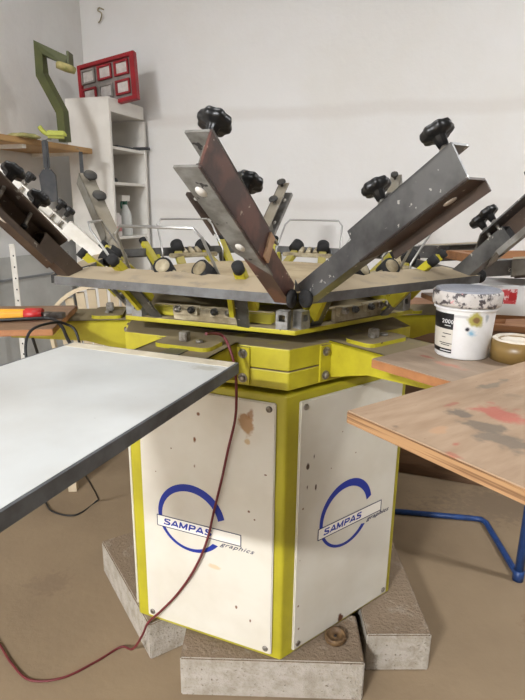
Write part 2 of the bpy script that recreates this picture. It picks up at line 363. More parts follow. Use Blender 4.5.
for sx in (-1, 0, 1): f.box((sx*(wx1-wx0)/2*.98, -.1, 0), (.05, .06, wz1-wz0))
for sz in (-1, 1): f.box((0, -.1, sz*(wz1-wz0)/2*.97), (wx1-wx0, .06, .05))
f.build('window_frame', 'white_steel', win)
MB().box((0, -.13, 0), (wx1-wx0, .01, wz1-wz0)).build('pane', 'daylight', win)

def area(name, loc, aim, sx, sy, power, col=(1, 1, 1)):
    l = bpy.data.lights.new(name, 'AREA'); l.shape = 'RECTANGLE'; l.size = sx; l.size_y = sy; l.energy = power; l.color = col
    o = bpy.data.objects.new(name, l); COL.objects.link(o); o.location = loc
    d = Vector(aim)-Vector(loc); o.rotation_euler = d.to_track_quat('-Z', 'Y').to_euler(); return o
area('window_daylight', rm((wx0+wx1)/2, AF+.06, (wz0+wz1)/2), rm((wx0+wx1)/2-.1, 0, 1.0), 2.5, 1.3, 5, (.97, .985, 1))
LAMPS = [(1.0, -1.6, 17), (4.1, -.9, 80), (.85, -6.2, 520), (3.6, -5.2, 3)]
for i, (b, a, pw) in enumerate(LAMPS):
    t = thing('ceiling_lamp', 'white twin tube ceiling lamp out of view overhead', 'lamp', rm(b, a, HC), RZ, 'ceiling lamps overhead')
    ll = .7 if i == 2 else 1.2
    MB().prof([(-.09, 0), (.09, 0), (.07, -.05), (-.07, -.05)], -.62, .62).build('housing', 'white_steel', t)
    for s in (-1, 1): MB().cyl((-.6, s*.04, -.065), (.6, s*.04, -.065), .013).build('lamp_tube', 'lamp', t)
    area('ceiling_lamp_light', rm(b, a, HC-.09), rm(b, a, 0), ll, .25, pw, (.975, .985, 1)).rotation_euler = (0, 0, R(RZ))

# ------------------------------------------------------------------ press frame of reference
CX, CY = -.005, 1.742
def pol(r, deg, z=0): return Vector((CX+r*math.cos(R(deg)), CY+r*math.sin(R(deg)), z))
def hexpts(r, ph, c=(0, 0)): return [(c[0]+r*math.cos(R(-90+ph+60*k)), c[1]+r*math.sin(R(-90+ph+60*k))) for k in range(6)]

# base cabinet ------------------------------------------------------
ZB, ZT = .135, .944
PH = 8.1
press = thing('screen_printing_press', 'large hexagonal carousel press stand, yellow-green with white panels, on concrete blocks', 'printing press', (CX, CY, ZB))
def lz(z): return z-ZB
MB().prism(hexpts(.481, PH), 0, lz(ZT)).build('pillar_frame', 'yellow_plain', press, bevel=.006)
SIDE = .481
def hexside(k, ph=PH, r=.481):
    a = R(-90+ph+60*k); b = R(-90+ph+60*(k+1))
    A = Vector((r*math.cos(a), r*math.sin(a), 0)); B = Vector((r*math.cos(b), r*math.sin(b), 0)); return A, B
for k in range(6):
    A, B = hexside(k); t = (B-A).normalized(); n = Vector((t.y, -t.x, 0))
    F = Matrix(((t.x, -n.x, 0, A.x), (t.y, -n.y, 0, A.y), (0, 0, 1, -ZB), (0, 0, 0, 1)))     # local: x along, -y outward, z world height
    pn = MB().box((.2475, -.0045, (.152+.922)/2), (.415, .009, .77), bev=.003)
    o = pn.build('white_panel', 'panelL' if k % 2 else 'panelR', press); o.matrix_local = F
    if k == 5: o['label'] = 'left front white panel with blue logo and rust patch'
    if k == 0: o['label'] = 'right front white panel with blue logo and dark chips'
    for (u, z) in ((.058, .17), (.437, .17), (.058, .905), (.437, .905)):
        MB().lathe([(0, .0035), (.005, .0035), (.0085, .002), (.009, 0), (0, 0)], Matrix.Translation((u, -.009, z)) @ Matrix.Rotation(PI/2, 4, 'X'), 14).build('screw', 'bolt', o)
    if k in (5, 0):
        uc = .203 if k == 5 else .234
        Tl = Matrix.Translation((uc, -.0092, .534)) @ Matrix.Rotation(PI/2, 4, 'X')          # logo plane: x along, y up, z out
        # crescent ring: heavy at the top, thin at the foot, open at the right
        n = 56; a0, a1 = R(12), R(322); outer, inner = [], []
        for i in range(n+1):
            a = a0+(a1-a0)*i/n
            outer.append((.109*math.cos(a), .108*math.sin(a)))
            inner.append((-.0035+.0925*math.cos(a), -.0065+.0915*math.sin(a)))
        g = MB(Tl); vo = [g._v((x, y, .0005)) for x, y in outer]; vi = [g._v((x, y, .0005)) for x, y in inner]
        for i in range(n): g._f([vo[i], vo[i+1], vi[i+1], vi[i]])
        g.build('logo_ring', 'blue_ink', o)
        x0, x1, y0, y1 = -.113, .157, -.047, -.012
        MB(Tl).box(((x0+x1)/2, (y0+y1)/2, .0006), (x1-x0, y1-y0, .0006)).build('logo_banner', 'white_ink', o)
        g = MB(Tl); e = .0011
        g.box(((x0+x1)/2, y0, .001), (x1-x0, 2*e, .0008)); g.box(((x0+x1)/2, y1, .001), (x1-x0, 2*e, .0008))
        g.box((x0, (y0+y1)/2, .001), (2*e, y1-y0, .0008)); g.box((x1, (y0+y1)/2, .001), (2*e, y1-y0, .0008))
        g.build('banner_outline', 'navy_ink', o)
        stroke_text('logo_lettering', 'SAMPAS', .0205, .158, Tl @ Matrix.Translation((x0+.020, y0+.0075, .0011)), 'blue_ink', o, .2, .27)
        text_mesh('script_lettering', 'graphics', .019, Tl @ Matrix.Translation((.092, -.062, .0008)), 'navy_ink', o, .45, .0, .0003, .106, 1.12)
# neck, drum
MB().prism(hexpts(.44, PH), lz(ZT), lz(.956)).build('neck', 'rubber', press)
drum = MB().prism(hexpts(.479, 8.5), lz(.956), lz(1.0045)).build('lower_drum', 'yellow', press, bevel=.003)
drum = MB().prism(hexpts(.479, 8.5), lz(1.007), lz(1.063)).build('upper_drum', 'yellow', press, bevel=.003)
drum['label'] = 'yellow-green hexagonal drum with dusty top'
MB().cyl((0, 0, lz(1.063)), (0, 0, lz(1.098)), .3, 32).build('bearing', 'rubber', press)
MB().prism(hexpts(.481, 10), lz(1.0985), lz(1.111)).build('registration_plate', 'yellow', press, bevel=.002)
MB().cyl((0, 0, lz(1.111)), (0, 0, lz(1.18)), .12, 32).build('centre_column', 'yellow', press)
MB().lathe([(0, lz(1.180)), (.345, lz(1.180)), (.35, lz(1.184)), (.35, lz(1.196)), (.345, lz(1.2)), (0, lz(1.2))], None, 48, smooth=False).build('hub_board', 'dust_board', press)
# platen arms
for k in range(6):
    T = rotz((0, 0, -ZB), -90+8.5+30+60*k)          # +x outwards through the middle of a drum side
    ap = .479*math.cos(R(30))
    a = MB(T)
    pts = [(ap-.004, 1.066), (ap+.34, 1.066), (ap+.34, 1.02), (ap+.13, 1.005), (ap-.004, .966)]
    for sy in (-1, 1):
        vs = []
        for y in (sy*.094, sy*.1):
            vs.append([a._v((x, y, z)) for x, z in pts])
        a._f(vs[0]); a._f(vs[1][::-1])
        for i in range(5): a._f([vs[0][i], vs[0][(i+1) % 5], vs[1][(i+1) % 5], vs[1][i]])
    a.box((ap+.168, 0, 1.063), (.344, .2, .006)); a.box((ap+.339, 0, 1.043), (.006, .2, .046))
    am = a.build('platen_arm', 'yellow', press)
    for sy in (-1, 1):
        MB(T).box((ap+.003, sy*.118, 1.010), (.007, .036, .098)).build('mounting_flange', 'yellow', am)
        for z in (.978, 1.042):
            F = T @ frame_mat((ap+.0065, sy*.118, z), (1, 0, 0), (0, 0, 1)) @ Matrix.Rotation(PI/2, 4, 'Y')
            MB().lathe([(0, 0), (.0125, 0), (.0125, .002), (.008, .002), (.008, .006), (.005, .009), (0, .009)], F, 12, smooth=False).build('flange_bolt', 'bolt', am)
    # clamp plate lying across the arm with a square lug
    g = MB(T); r = []
    for (cx, cy, a0) in ((ap+.095, .055, 0), (ap+.045, .055, 90), (ap+.045, -.055, 180), (ap+.095, -.055, 270)):
        for q in range(5): r.append((cx+.022*math.cos(R(a0+22.5*q)), cy+.022*math.sin(R(a0+22.5*q))))
    g.prism(r, 1.066, 1.076); cp = g.build('clamp_plate', 'yellow', am)
    MB(T).box((ap+.07, -.012, 1.088), (.022, .022, .024), bev=.002).cyl((ap+.07, .03, 1.076), (ap+.07, .03, 1.082), .011, 6).build('clamp_lug', 'bolt', am)
# registration blocks, spring bars and bolt brackets on the plate
for k in range(6):
    T = rotz((0, 0, -ZB), -90+10+30+60*k); ap = .481*math.cos(R(30))
    for sy in (-1, 1):
        b = MB(T)
        c = (ap-.016, sy*.205)
        for (dx, dy, dz, sx, sy2, sz) in ((0, -.0115, 0, .03, .007, .044), (0, .0115, 0, .03, .007, .044), (0, 0, -.0125, .03, .016, .019), (0, 0, .0175, .03, .016, .009)):
            b.box((c[0]+dx, c[1]+dy, 1.133+dz), (sx, sy2, sz))
        b.build('registration_block', 'galv', press)
    MB(T).box((ap-.045, 0, 1.128), (.028, .34, .028), bev=.003).build('yellow_bar', 'yellow', press)
    g = MB(T).box((ap-.012, 0, 1.129), (.012, .19, .034)).box((ap-.004, -.055, 1.14), (.02, .07, .022)).box((ap-.004, .05, 1.14), (.02, .07, .022))
    br = g.build('bolt_bracket', 'beige', press)
    for y in (-.075, -.035, .03, .07, .105):
        MB(T).cyl((ap+.002, y, 1.143), (ap+.016, y, 1.143), .009, 10).cyl((ap+.016, y, 1.143), (ap+.021, y, 1.143), .005, 10).build('adjusting_bolt', 'bolt' if y in (-.075, .07, .105) else 'mush', br)

# ------------------------------------------------------------------ print heads
APR = .663*math.cos(R(30))        # distance from the centre to a head's outer edge
def star_knob(parent, T, r=.025, m='black'):
    """T: z axis along the stem, outwards"""
    k = MB(T).lathe([(0, .008), (.008, .008), (.010, .022), (.013, .025), (r*.86, .026), (r, .029), (r*1.03, .034), (r*.96, .040), (r*.8, .042), (r*.5, .041), (r*.4, .037), (0, .037)], None, 64, 8, .055).build('knob', m, parent)
    MB(T).cyl((0, 0, -.045), (0, 0, .010), .0045, 10).cyl((0, 0, -.003), (0, 0, .004), .009, 6).build('threaded_stem', 'bolt', parent)
    MB(T).lathe([(0, -.05), (.007, -.05), (.0075, -.044), (.004, -.042), (0, -.042)], None, 12).build('stem_foot', 'rubber', parent)
    return k
def mush_knob(parent, T, r=.016):
    MB(T).lathe([(0, 0), (.0065, 0), (.0075, .012), (.013, .015), (r, .020), (r*.95, .026), (r*.6, .031), (0, .033)], None, 24).build('knob', 'mush', parent)
    MB(T).cyl((0, 0, -.03), (0, 0, .002), .004, 8).build('threaded_stem', 'bolt', parent)

def head(k, label, arms, handle=True, hy=0):
    """arms: for side -1/+1 a dict(al, s0, s1, web, fl, tube, mats, knobs, kind)"""
    t = thing('print_head', label, 'print head', (CX, CY, 1.206), -90+6.6+30+60*k, 'print heads around the carousel')
    # cross beam, sloping dusty top and open underside
    h = .304
    g = MB()
    for pts in ([(0, 0), (0, .021), (-.085, .040), (-.085, .037), (-.005, .018), (-.005, 0)], [(-.085, .040), (-.089, .040), (-.089, .012), (-.085, .012)]):
        A = [g._v((APR+x, -h-.012+(x*-.55), z)) for x, z in pts]; B = [g._v((APR+x, h+.012+(x*.55), z)) for x, z in pts]
        g._f(A[::-1]); g._f(B)
        n = len(pts)
        for i in range(n): g._f([A[i], A[(i+1) % n], B[(i+1) % n], B[i]])
    g.build('cross_beam', 'beam', t)
    for s, d in zip((-1, 1), arms):
        if d is None: continue
        al = R(d['al']); ux = Vector((math.cos(al), 0, math.sin(al)))
        piv = Vector((APR+d.get('px', .0), s*d.get('y', .30), .010))
        F = frame_mat(piv, ux, (0, 0, 1))                  # x along the arm, y tangent, z perpendicular up
        # square tube, open at the foot
        W, Hh = .034, .044; yo = s*d.get('yo', 0)
        g = MB(F); x0, x1 = -.012, d['s0']+.08
        for (cy, cz, sy, sz) in ((W/2-.0015, Hh/2, .003, Hh), (-W/2+.0015, Hh/2, .003, Hh), (0, .0015, W-.006, .003), (0, Hh-.0015, W-.006, .003)):
            g.box(((x0+x1)/2, cy, cz), (x1-x0, sy, sz))
        g.build('arm_tube', d['tube'], t)
        MB(F).lathe([(0, -.006), (.016, -.006), (.019, -.003), (.019, .003), (.016, .006), (0, .006)], Matrix.Translation((.004, s*(W/2+.0075), .004)) @ Matrix.Rotation(PI/2, 4, 'X'), 24).cyl((.004, s*W/2, .004), (.004, s*(W/2+.016), .004), .006, 10).build('rubber_roller', 'rubber', t)
        # clamp channel: web on the outer side, flanges towards the middle of the head
        web, fl, th = d['web'], d['fl'], .0045
        yw = s*(W/2+.0005)
        g = MB(F); xa, xb = d['s0'], d['s1']; z0 = -.004
        g.box(((xa+xb)/2, yw+s*th/2, z0+web/2), (xb-xa, th, web))
        wb = g.build('channel_web', d['mats'][0], t)
        g = MB(F); zt = z0+web
        y0, y1 = sorted((yw+s*th, yw-s*fl))
        # top flange, foot cut on a slant
        def plate(zc, cut, holes, th2=.004):
            pts = [(xa-(cut if s > 0 else 0), 0), (xb, 0), (xb, fl), (xa+cut, fl)]
            pp = [(x, yw+s*th-s*y*1.0) for x, y in pts]
            a = [g._v((x, y, zc)) for x, y in pp]; b = [g._v((x, y, zc+th2)) for x, y in pp]
            g._f(a); g._f(b[::-1])
            for i in range(4): g._f([a[i], a[(i+1) % 4], b[(i+1) % 4], b[i]])
        plate(zt-.004, .03, 0)
        g.build('top_flange', d['mats'][1], t)
        g = MB(F); plate(z0, .04, 0)
        lp = d.get('lip', .012)
        if lp: g.box(((xa+xb)/2+.02, yw+s*th-s*fl, z0-lp/2), (xb-xa-.04, .003, lp))
        bf = g.build('bottom_flange', d['mats'][2], t)
        for hx in (.055, .21):                              # pale slots punched in the lower flange
            if xa+.05 < xb-hx:
                q = MB(F); q.lathe([(0, -.0006), (.008, -.0006), (.008, .0046), (0, .0046)], Matrix.Translation((xb-hx, yw-s*fl*.5, z0)) @ Matrix.Scale(1.5, 4, (1, 0, 0)), 16)
                q.build('flange_slot', 'laminate', bf)
        for kx in d['knobs']:
            Tk = F @ Matrix.Translation((kx, yw-s*fl*.42, zt+.006))
            if d['kind'] == 'star': star_knob(t, Tk, d.get('kr', .025))
            else: mush_knob(t, Tk, d.get('kr', .016))
        if d.get('chip'):
            MB(F).box((xa+.010, yw+s*(th+.002), z0+web*.5), (.022, .004, web*.8)).build('wood_shim', 'wood_pale', t)
    if handle:
        hw = .12; xi, xt, zt = APR-.13, APR-.06, .145
        pts = [(xi, -hw-.012, -.02), (xi, -hw-.012, .03), (xt-.008, -hw, zt-.02), (xt, -hw+.018, zt), (xt, hw-.018, zt), (xt-.008, hw, zt-.02), (xi, hw+.012, .03), (xi, hw+.012, -.02)]
        P = [Vector(p)+Vector((0, hy, 0)) for p in pts]
        MB().tube(P, .0038, 8).build('wire_handle', 'chrome', t)
    for s in (-1, 1):
        F = frame_mat((APR-.17, s*.155, -.045), (math.cos(R(42)), s*.10, math.sin(R(42))), (0, 0, 1))
        lv = MB(F).box((.075, 0, 0), (.16, .026, .02), bev=.002).build('yellow_lever', 'yellow', t)
        MB(F).cyl((.152, 0, 0), (.172, 0, 0), .0138, 20).build('lever_cap', 'rubber', lv)
        F = frame_mat((APR-.14, s*.065, .0), (math.cos(R(35)), s*-.2, math.sin(R(35))), (0, 0, 1))
        sb = MB(F).box((0, 0, 0), (.08, .03, .02), bev=.002).build('spring_bracket', 'yellow', t)
        MB(F).cyl((.035, 0, .012), (.075, 0, .012), .024, 24).build('spring_barrel', 'rubber', sb)
        MB(F).cyl((.074, 0, .012), (.077, 0, .012), .018, 24).build('barrel_face', 'beige', sb)
        # strut down to the plate: flat steel bar with a yellow cheek
        F = frame_mat((APR-.165, s*.13, -.094), (.72, s*.25, .9), (0, 1, 0))
        st = MB(F).box((.065, 0, 0), (.14, .006, .032)).build('steel_strut', 'steel', t)
        MB(F).box((.085, 0, -.022), (.085, .03, .012)).build('strut_cheek', 'yellow', st)
    g = MB().box((APR-.13, 0, .012), (.03, .20, .016), bev=.003)
    for y in (-.03, .0, .03): g.cyl((APR-.125, y, .02), (APR-.095, y, .034), .010, 10)
    g.build('micro_adjuster', 'beige', t)
    return t

A = dict
fl = ('brown', 'steel_dark', 'steel_dark')
head(5, 'print head facing the left front, with brown star-knobbed channel above the white platen', [
    A(al=40, s0=.055, s1=.45, web=.066, fl=.055, tube='brown_dark', mats=('brown_dark', 'brown_dark', 'brown_dark'), knobs=(.185, .27), kind='star', y=.29, px=-.02),
    A(al=34, s0=.155, s1=.425, web=.062, fl=.044, tube='brown', mats=('brown', 'steel_dark', 'steel_dark'), knobs=(.255, .395), kind='star', chip=True, y=.298, px=.012, lip=0)], hy=-.05)
head(0, 'print head facing the right front, with bare grey steel channels', [
    A(al=34, s0=.168, s1=.41, web=.064, fl=.044, tube='steel', mats=('steel', 'steel', 'brown_dark'), knobs=(.245, .385), kind='star', y=.298, px=.012, lip=.018),
    A(al=43, s0=.085, s1=.45, web=.066, fl=.055, tube='steel', mats=('brown_dark', 'steel', 'steel_dark'), knobs=(.12, .15, .30), kind='star', y=.29, px=-.02)])
head(1, 'print head on the far right, lowered flat, partly hidden behind the grey channel', [
    A(al=3, s0=.1, s1=.42, web=.05, fl=.05, tube='steel', mats=('grey_paint', 'grey_paint', 'brown_dark'), knobs=(.36,), kind='mush', y=.28),
    A(al=3, s0=.1, s1=.42, web=.05, fl=.05, tube='steel', mats=('grey_paint', 'grey_paint', 'brown_dark'), knobs=(.36,), kind='mush', y=.28)])
head(2, 'print head at the back, small knobbed arm showing between the two big front arms', [
    A(al=46, s0=.1, s1=.40, web=.055, fl=.045, tube='grey_paint', mats=('grey_paint', 'grey_paint', 'brown_dark'), knobs=(.25, .37), kind='mush', y=.26),
    A(al=40, s0=.06, s1=.39, web=.06, fl=.05, tube='grey_paint', mats=('brown_dark', 'grey_paint', 'steel_dark'), knobs=(.24, .36), kind='mush', y=.26, kr=.021)])
head(3, 'print head at back left, with two flat mushroom knobs on its grey arm', [
    A(al=36, s0=.08, s1=.42, web=.06, fl=.05, tube='brown_dark', mats=('brown_dark', 'brown_dark', 'brown_dark'), knobs=(), kind='mush', y=.26),
    A(al=42, s0=.06, s1=.40, web=.055, fl=.055, tube='grey_paint', mats=('grey_paint', 'grey_paint', 'grey_paint'), knobs=(.24, .355), kind='mush', y=.27, kr=.027)])
head(4, 'print head at the far left, with white painted arm and black knobs', [
    A(al=43, s0=.06, s1=.44, web=.034, fl=.03, tube='white_steel', mats=('white_steel', 'white_steel', 'white_steel'), knobs=(.165, .20, .33), kind='star', y=.27, kr=.017),
    None])

# ------------------------------------------------------------------ platens
def platen(k, name, label, r0, r1, y0, y1, ztop, th, mtop, medge, group='boards clamped on the press arms'):
    ang = -90+8.5+30+60*k
    o = thing(name, label, 'board', pol(r0, ang, ztop), ang, group)
    g = MB().box(((r1-r0)/2, (y0+y1)/2, -th/2-.0006), (r1-r0, y1-y0, th-.0012), bev=.0015).build('board_core', medge, o)
    MB().box(((r1-r0)/2, (y0+y1)/2, -.0006), (r1-r0-.002, y1-y0-.002, .0014)).build('board_face', mtop, o)
    return o, ang
wp = thing('white_platen', 'large white laminate platen with grey metal edge, front left of the press', 'platen', pol(.655, -90+8.5-30, 1.09), -90+8.5-30)
MB().box((.36, 0, -.0005), (.715, .412, .0022)).build('white_surface', 'white_laminate', wp)
MB().box((.0185, 0, .0008), (.034, .410, .0008)).build('cream_strip', 'cream_strip', wp)
g = MB(); L2, W2 = .72, .209
g.box((L2/2, W2, -.0105), (L2, .005, .022)); g.box((L2/2, -W2, -.0105), (L2, .005, .022)); g.box((0, 0, -.0105), (.005, 2*W2, .022)); g.box((L2, 0, -.0105), (.005, 2*W2, .022))
g.build('metal_edge', 'edge_grey', wp)
MB().box((L2/2, 0, -.0122), (L2-.006, 2*W2-.006, .0195)).build('board_core', 'ply_edge', wp)
# bearer under the white platen reaching back onto the arm
MB().box((-.02, 0, -.0228), (.40, .05, .002)).box((.28, 0, -.0245), (.36, .05, .004)).build('bearer_bar', 'steel', wp)

p1, an = platen(0, 'plywood_platen', 'dusty paint-flecked plywood platen with orange edge, the white bucket standing on it', .648, 1.2, -.212, .212, 1.09, .020, 'ply_platen', 'ply_platen_edge')
platen(1, 'plywood_platen', 'brown board to the right behind the bucket, carrying the white carton', .648, 1.3, -.212, .212, 1.09, .018, 'ply_left', 'wood_mid')
platen(2, 'plywood_platen', 'brown board at the back of the press, mostly hidden by the print heads', .648, 1.1, -.2, .2, 1.09, .018, 'ply_left', 'wood_mid')
p5, an5 = platen(4, 'plywood_platen', 'brown wooden platen at the left, red and yellow pliers lying on it', .588, 1.15, -.03, .312, 1.09, .018, 'ply_left', 'ply_platen_edge')

# loose plywood sheet crossing over the right platen
nb = thing('plywood_sheet', 'pale plywood sheet at right front with grey and red paint smears, corner pointing left', 'board', (.125, .740, 1.1115), 35.4)
MB().box((.55, -.21, -.0095), (1.10, .42, .0175), bev=.001).build('layered_edge', 'ply_edge', nb)
MB().box((.55, -.21, 0), (1.098, .418, .002)).build('smeared_face', 'ply_near', nb)

# ------------------------------------------------------------------ bucket, tape, carton, pliers
bk = thing('paint_bucket', 'white plastic bucket with black 2000 label and paint-caked grey lid', 'bucket', (.440, 1.150, 1.0905), -12)
MB().lathe([(0, 0), (.053, 0), (.056, .003), (.0625, .118), (.0625, .13), (0, .13)], None, 48).build('bucket_body', 'bucket', bk)
MB().lathe([(.0605, .104), (.0665, .106), (.0668, .109), (.0625, .111)], None, 48).build('bucket_rib', 'bucket', bk)
MB().lathe([(.062, .113), (.0695, .113), (.071, .118), (.0715, .140), (.0695, .143), (.066, .1435)], None, 64, 30, .008).build('lid_rim', 'lid_rim', bk)
g = MB().lathe([(.067, .140), (.0665, .1465), (.060, .1475), (.058, .143), (0, .1425)], None, 48); g.build('lid', 'lid', bk)
def label_patch(name, a0, a1, z0, z1, m, dr=.0006):
    g = MB(); n = 14; rows = []
    for z in (z0, z1):
        r = .056+(.0625-.056)*z/.118+dr
        rows.append([g._v((r*math.cos(R(a0+(a1-a0)*i/n)), r*math.sin(R(a0+(a1-a0)*i/n)), z)) for i in range(n+1)])
    for i in range(n): g._f([rows[0][i], rows[0][i+1], rows[1][i+1], rows[1][i]], True)
    return g.build(name, m, bk)
label_patch('bucket_label', 180, 241, .012, .098, 'label_cream')
label_patch('label_top', 180, 241, .064, .098, 'label_black', .0009)
label_patch('label_foot', 180, 241, .012, .021, 'label_black', .0009)
for z, a0, a1 in ((.053, 218, 238), (.045, 216, 226), (.032, 210, 241), (.028, 214, 236)): label_patch('label_line', a0, a1, z, z+.0018, 'ink_dark', .0012)
label_patch('label_line', 212, 240, .0155, .0172, 'ink_white', .0012)
label_patch('label_line', 222, 236, .071, .0725, 'ink_white', .0012)
am = R(229); rr = .0612
Tl = Matrix.Translation((rr*math.cos(am), rr*math.sin(am), .077)) @ Matrix.Rotation(am+PI/2, 4, 'Z') @ Matrix.Rotation(PI/2, 4, 'X') @ Matrix.Translation((-.013, 0, .0012))
text_mesh('label_number', '2000', .012, Tl, 'ink_white', bk, 0, .0, .0002, .027, 1.15)

tp = thing('tape_roll', 'wide roll of brown packing tape beside the bucket at the right edge', 'tape', (.543, 1.111, 1.0905))
MB().lathe([(.034, 0), (.052, 0), (.052, .044), (.034, .044), (.034, 0)], None, 48).build('tape_winding', 'tape', tp)
MB().lathe([(0, .034), (.02, .039), (.034, .042), (.046, .0475), (.0505, .045), (.0505, .0438), (.0, .0330)], None, 40, 9, .02).build('white_paper_wad', 'paper_white', tp)

cart = thing('white_carton', 'white carton with red printed squares on the right-hand board', 'box', (.78, 1.70, 1.0906), -12)
MB().box((0, 0, .045), (.34, .2, .09), bev=.002).build('carton_body', 'carton', cart)
MB().box((-.02, -.1006, .058), (.045, .0008, .045)).build('red_print', 'red_ink', cart)
MB().box((-.01, -.1012, .058), (.02, .0006, .024)).build('red_stamp', 'red', cart)

pl = thing('pliers', 'combination pliers with red and orange-yellow grips on the left wooden board', 'pliers', (-.615, 1.468, 1.0905), 10)
for s in (-1, 1):
    MB().tube([(-.19, s*.022, .011), (-.12, s*.026, .013), (-.06, s*.018, .013), (-.03, s*.011, .013)], .0125, 12, smooth_path=True).build('grip', 'plier_yellow', pl)
    MB().tube([(-.045, s*.014, .0145), (-.02, s*.011, .0145), (.0, s*.008, .0145)], .0142, 12).build('grip_guard', 'plier_red', pl)
g = MB().cyl((.012, 0, .002), (.012, 0, .018), .015, 20)
g.prism([(.0, .012), (.02, .014), (.055, .008), (.062, .002), (.062, .0008), (.02, .0008)], .003, .017); g.prism([(.0, -.012), (.02, -.014), (.055, -.008), (.062, -.002), (.062, -.0008), (.02, -.0008)], .003, .017)
g.build('jaws', 'plier_steel', pl)

# ------------------------------------------------------------------ cables
def cable(name, pts, r, m, label, cat='cable', sub=10):
    o = MB().tube(pts, r, 8, smooth_path=True, sub=sub).build(name, m); return tag(o, label, cat)
CABLES = True

# ------------------------------------------------------------------ concrete blocks and tape ring on the floor
def slab(label, corner, ang, L, W, h=.135):
    g = MB().box((L/2, W/2, h/2), (L, W, h), bev=.004)
    o = g.build('concrete_block', 'block'); o.location = (*corner, 0); o.rotation_euler.z = R(ang)
    o.location.z = .0
    return tag(o, label, 'concrete block', 'concrete blocks under the press')
slab('long concrete block under the left corner of the press', (-.343, 1.397), 122.5-90+0, .2, .51)
slab('concrete block under the front corner of the press, nearest the viewer', (-.228, 1.272), -1.2, .535, .19)
slab('concrete block under the right side of the press, in shade', (.333, 1.368), 1.0, .2, .5)
slab('concrete block under the back of the press, out of sight', (-.3, 1.98), 8, .5, .2)
rg = thing('rusty_ring', 'brown rusty ring lying on the front concrete block against the press', 'ring', (.232, 1.350, .1355))
MB().lathe([(.019, 0), (.031, 0), (.033, .004), (.033, .014), (.030, .018), (.026, .018), (.026, .008), (.006, .007), (.004, .010), (.0, .010)], None, 36).build('ring_body', mat('rusty_brown', (120, 94, 62), .6, .2, rgb2=(86, 64, 42), nscale=60), rg)
MB().lathe([(0, .0095), (.004, .0095), (.004, .013), (0, .013)], None, 10).build('ring_hub', 'rubber', rg)

# ------------------------------------------------------------------ blue tube stand at right
bs = thing('blue_tube_stand', 'blue painted tubular steel stand on the floor at the right, behind the plywood sheet', 'stand', (.86, 2.0, 0))
o_ = Vector((.86, 2.0, 0))
def rel(p): return Vector(p)-o_
zt = 1.06
A1, A2 = Vector((.50, 2.285, .014)), Vector((1.035, 2.205, .014)); A3 = Vector((1.012, 1.806, .014))
pts = [A1, A2-Vector((.05, -.008, 0)), A2-Vector((.012, 0, 0)), A2-Vector((0, .03, 0)), A3+Vector((.003, .03, 0)), A3]
MB().tube([rel(p) for p in pts], .0125, 12).build('floor_rail', 'blue_steel', bs)
for p in (A3, A1): MB().cyl(rel(p), rel((p[0], p[1], .70)), .0165, 14).build('leg', 'blue_steel', bs)
MB().cyl(rel(A3-Vector((0, 0, .0135))), rel(A3+Vector((0, 0, .03))), .021, 14).build('foot_cap', 'blue_steel', bs)
MB().tube([rel((A1[0], A1[1], .70)), rel((A3[0], A3[1], .70))], .0125, 12).build('top_rail', 'blue_steel', bs)

# ------------------------------------------------------------------ wooden cabinet at right back
cb = thing('wooden_cabinet', 'low dark brown wooden cabinet against the back wall at the right', 'cabinet', rm(1.9, .19, 0), RZ)
g = MB().box((.05, 0, .44), (1.3, .44, .80)); g.build('carcass', 'wood_dark', cb)
MB().box((.05, 0, .85), (1.36, .45, .03), bev=.004).build('cabinet_top', 'wood_mid', cb)
MB().box((.05, .01, .02), (1.26, .42, .04)).build('plinth', 'wood_dark', cb)
for x in (-.27, .37):
    d = MB().box((x, -.224, .44), (.62, .012, .74), bev=.003).build('door', 'wood_dark', cb)
    MB().cyl((x+.24, -.23, .5), (x+.24, -.25, .5), .012, 14).build('knob', 'bolt', d)
# boards lying on the cabinet
tag(MB(rotz(rm(1.75, .17, .865), RZ)).box((0, 0, .0125), (.9, .3, .025), bev=.002).box((.05, .02, .04), (.7, .24, .03), bev=.002).build('stacked_boards', 'wood_mid'),
    'brown boards stacked on top of the wooden cabinet', 'board')
# flat wooden frame held by the lowered head
ang1 = -90+6.6+30+60
wf = thing('wooden_screen_frame', 'brown wooden screen frame lying flat between the arms of the lowered print head', 'screen frame', pol(.72, ang1, 1.222), ang1)
for (x, y, sx, sy) in ((.02, 0, .045, .44), (.5, 0, .045, .44), (.26, .2, .44, .045), (.26, -.2, .44, .045)):
    MB().box((x, y, .015), (sx, sy, .03), bev=.002).build('frame_rail', 'wood_mid', wf)
MB().box((.26, 0, .001), (.44, .36, .001)).build('mesh_cloth', 'chain', wf)

# ------------------------------------------------------------------ left background: shelving unit
su = thing('shelving_unit', 'tall white melamine shelving unit standing in the corner', 'shelving unit', rm(0, 0, 0), RZ)
# local: x = b (depth -.3..0, open face at x=0), y = a (0..0.38)
zt = 1.995
MB().box((-.15, .009, zt/2), (.30, .018, zt)).build('side_panel', 'laminate', su)
MB().box((-.15, .371, .955), (.30, .018, 1.91)).build('side_panel', 'laminate', su)
MB().box((-.296, .19, zt/2), (.008, .344, zt-.02)).build('back_panel', 'laminate', su)
MB().box((-.009, .19, 1.955), (.018, .344, .075)).build('fascia', 'laminate', su)
MB().box((-.15, .19, 1.925), (.264, .344, .016)).build('top_board', 'laminate', su)
for z in (1.725, 1.525, 1.205, .9, .6, .3, .06):
    MB().box((-.148, .19, z), (.284, .344, .016)).build('shelf', 'laminate', su)
for z in (1.9, 1.62, 1.4):
    for x in (-.06, -.2): pass

